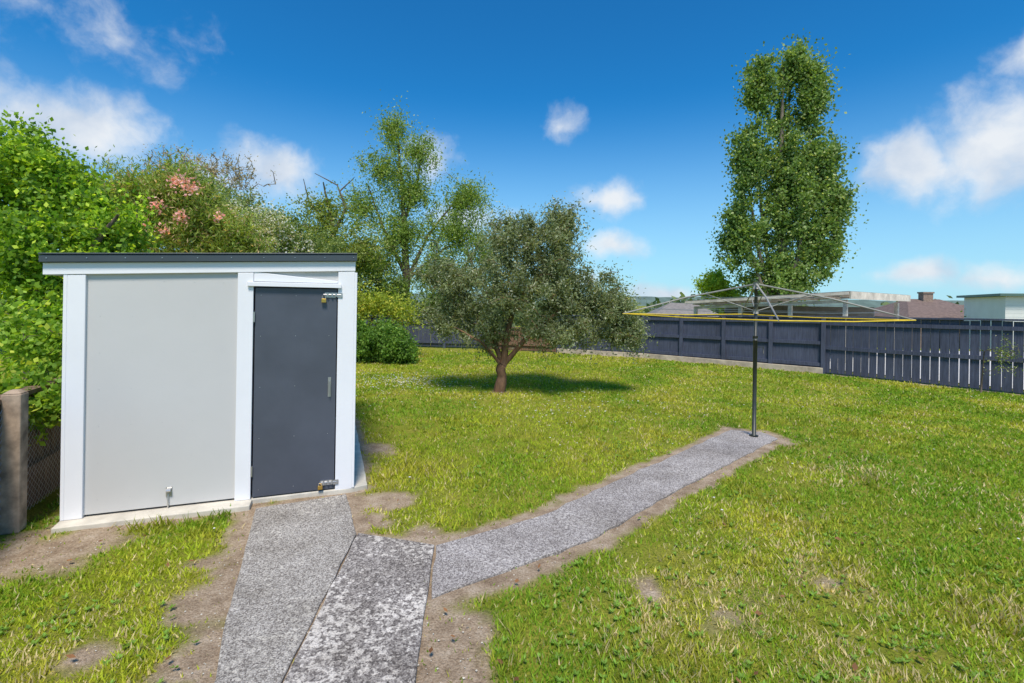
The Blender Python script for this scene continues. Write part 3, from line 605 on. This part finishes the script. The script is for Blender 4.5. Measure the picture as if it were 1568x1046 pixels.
# ---------------- light, sky ----------------
sv=Vector((.04,-.70,1.20)).normalized(); el=math.asin(sv.z); az=math.atan2(sv.x,sv.y)
L=bpy.data.lights.new('sun','SUN'); L.energy=4.7; L.angle=math.radians(14); L.color=(1,.915,.80)
lo=bpy.data.objects.new('sun',L); COL.objects.link(lo); lo.rotation_euler=sv.to_track_quat('Z','Y').to_euler()
w=bpy.data.worlds.new('World'); S.world=w; w.use_nodes=True; nt=w.node_tree; bg=nt.nodes['Background']
sk=nt.nodes.new('ShaderNodeTexSky'); sk.sky_type='NISHITA'; sk.sun_disc=False; sk.sun_elevation=el; sk.sun_rotation=az%(2*math.pi)
sk.air_density=1.0; sk.dust_density=.2; sk.ozone_density=3
hs=nt.nodes.new('ShaderNodeHueSaturation'); hs.inputs['Saturation'].default_value=1.15
nt.links.new(sk.outputs[0],hs.inputs['Color'])
tc=nt.nodes.new('ShaderNodeTexCoord')
def vm(op,a,b):
    n=nt.nodes.new('ShaderNodeVectorMath'); n.operation=op
    for s_,v_ in ((n.inputs[0],a),(n.inputs[1],b)):
        if isinstance(v_,tuple): s_.default_value=v_
        elif v_ is not None: nt.links.new(v_,s_)
    return n
def mt(op,a,b,clamp=False):
    n=nt.nodes.new('ShaderNodeMath'); n.operation=op; n.use_clamp=clamp
    for s_,v_ in ((n.inputs[0],a),(n.inputs[1],b)):
        if isinstance(v_,(int,float)): s_.default_value=v_
        else: nt.links.new(v_,s_)
    return n.outputs[0]
dirv=tc.outputs['Generated']
skyc=mixc(nt,1.0,hs.outputs[0],(.20,1.02,1.36),'MULTIPLY')
sz=nt.nodes.new('ShaderNodeSeparateXYZ'); nt.links.new(dirv,sz.inputs[0])
hz_=nt.nodes.new('ShaderNodeMapRange'); hz_.interpolation_type='SMOOTHSTEP'; hz_.inputs['From Min'].default_value=.40; hz_.inputs['From Max'].default_value=-.12
hz_.inputs['To Max'].default_value=.97; nt.links.new(sz.outputs[2],hz_.inputs['Value'])
skyc=mixc(nt,hz_.outputs[0],skyc,(4.6,6.8,8.2))
n1=nt.nodes.new('ShaderNodeTexNoise'); n1.inputs['Scale'].default_value=9; n1.inputs['Detail'].default_value=5; nt.links.new(dirv,n1.inputs['Vector'])
wv=vm('MULTIPLY',vm('SUBTRACT',n1.outputs['Color'],(.5,.5,.5)).outputs[0],(.06,.06,.04)).outputs[0]
wd=vm('ADD',dirv,wv).outputs[0]
clouds=[((-.651,.704,.255),.14,.055,1.05),((-.648,.662,.39),.16,.05,.42),((-.427,.868,.228),.095,.06,.95),((-.51,.83,.205),.09,.04,.8),((-.164,.939,.270),.06,.055,1.0),((.09,.934,.343),.04,.04,.64),
 ((.189,.96,.205),.075,.034,.92),((.205,.972,.114),.065,.026,.75),((.613,.755,.225),.07,.065,1.1),((.685,.69,.235),.11,.085,1.1),((.690,.640,.34),.04,.03,.7),((.645,.762,.054),.07,.022,.9),((.709,.703,.045),.08,.02,.8),((.304,.952,.026),.09,.018,.9),((-.085,.981,.17),.08,.04,.85),((.10,.99,.05),.12,.02,.7),
 ((-.9,.2,.35),.3,.1,.9),((.95,.1,.3),.3,.12,.9),((.2,-.9,.35),.4,.12,.9),((-.6,-.7,.3),.3,.1,.9)]
f=None
for c,rx,rz,k in clouds:
    c=Vector(c).normalized()
    ln=vm('LENGTH',vm('MULTIPLY',vm('SUBTRACT',wd,tuple(c)).outputs[0],(1/rx,1/rx,1/rz)).outputs[0],None).outputs['Value']
    v_=mt('MULTIPLY',mt('SUBTRACT',1.25,ln),k); f=v_ if f is None else mt('MAXIMUM',f,v_)
n2=nt.nodes.new('ShaderNodeTexNoise'); n2.inputs['Scale'].default_value=13; n2.inputs['Detail'].default_value=8; n2.inputs['Roughness'].default_value=.58
nt.links.new(wd,n2.inputs['Vector'])
f=mt('ADD',mt('MAXIMUM',f,-1),mt('MULTIPLY',mt('SUBTRACT',n2.outputs['Fac'],.5),1.9))
mr=nt.nodes.new('ShaderNodeMapRange'); mr.interpolation_type='SMOOTHSTEP'; mr.inputs['From Min'].default_value=.02; mr.inputs['From Max'].default_value=1.15; nt.links.new(f,mr.inputs['Value'])
n3=nt.nodes.new('ShaderNodeTexNoise'); n3.inputs['Scale'].default_value=11; n3.inputs['Detail'].default_value=6
nt.links.new(vm('ADD',wd,(0,0,.03)).outputs[0],n3.inputs['Vector'])
cc=ramp(nt,n3.outputs['Fac'],[(.35,(5.4,6.1,7.1)),(.6,(7.7,7.9,8.1))])
o=mixc(nt,mt('MULTIPLY',mr.outputs[0],.92),skyc,cc)
nt.links.new(o,bg.inputs['Color']); bg.inputs['Strength'].default_value=.115

# ---------------- camera ----------------
cd=bpy.data.cameras.new('camera'); co=bpy.data.objects.new('camera',cd); COL.objects.link(co); S.camera=co
cd.lens=17; cd.sensor_width=36; cd.shift_y=-.0389; cd.clip_end=5000; cd.clip_start=.05
co.location=(0,0,1.6)
co.rotation_euler=(Matrix.Rotation(math.radians(90),3,'X')@Matrix.Rotation(math.radians(.9),3,'Z')).to_euler()
S.view_settings.view_transform='Standard'; S.view_settings.look='None'; S.view_settings.exposure=0
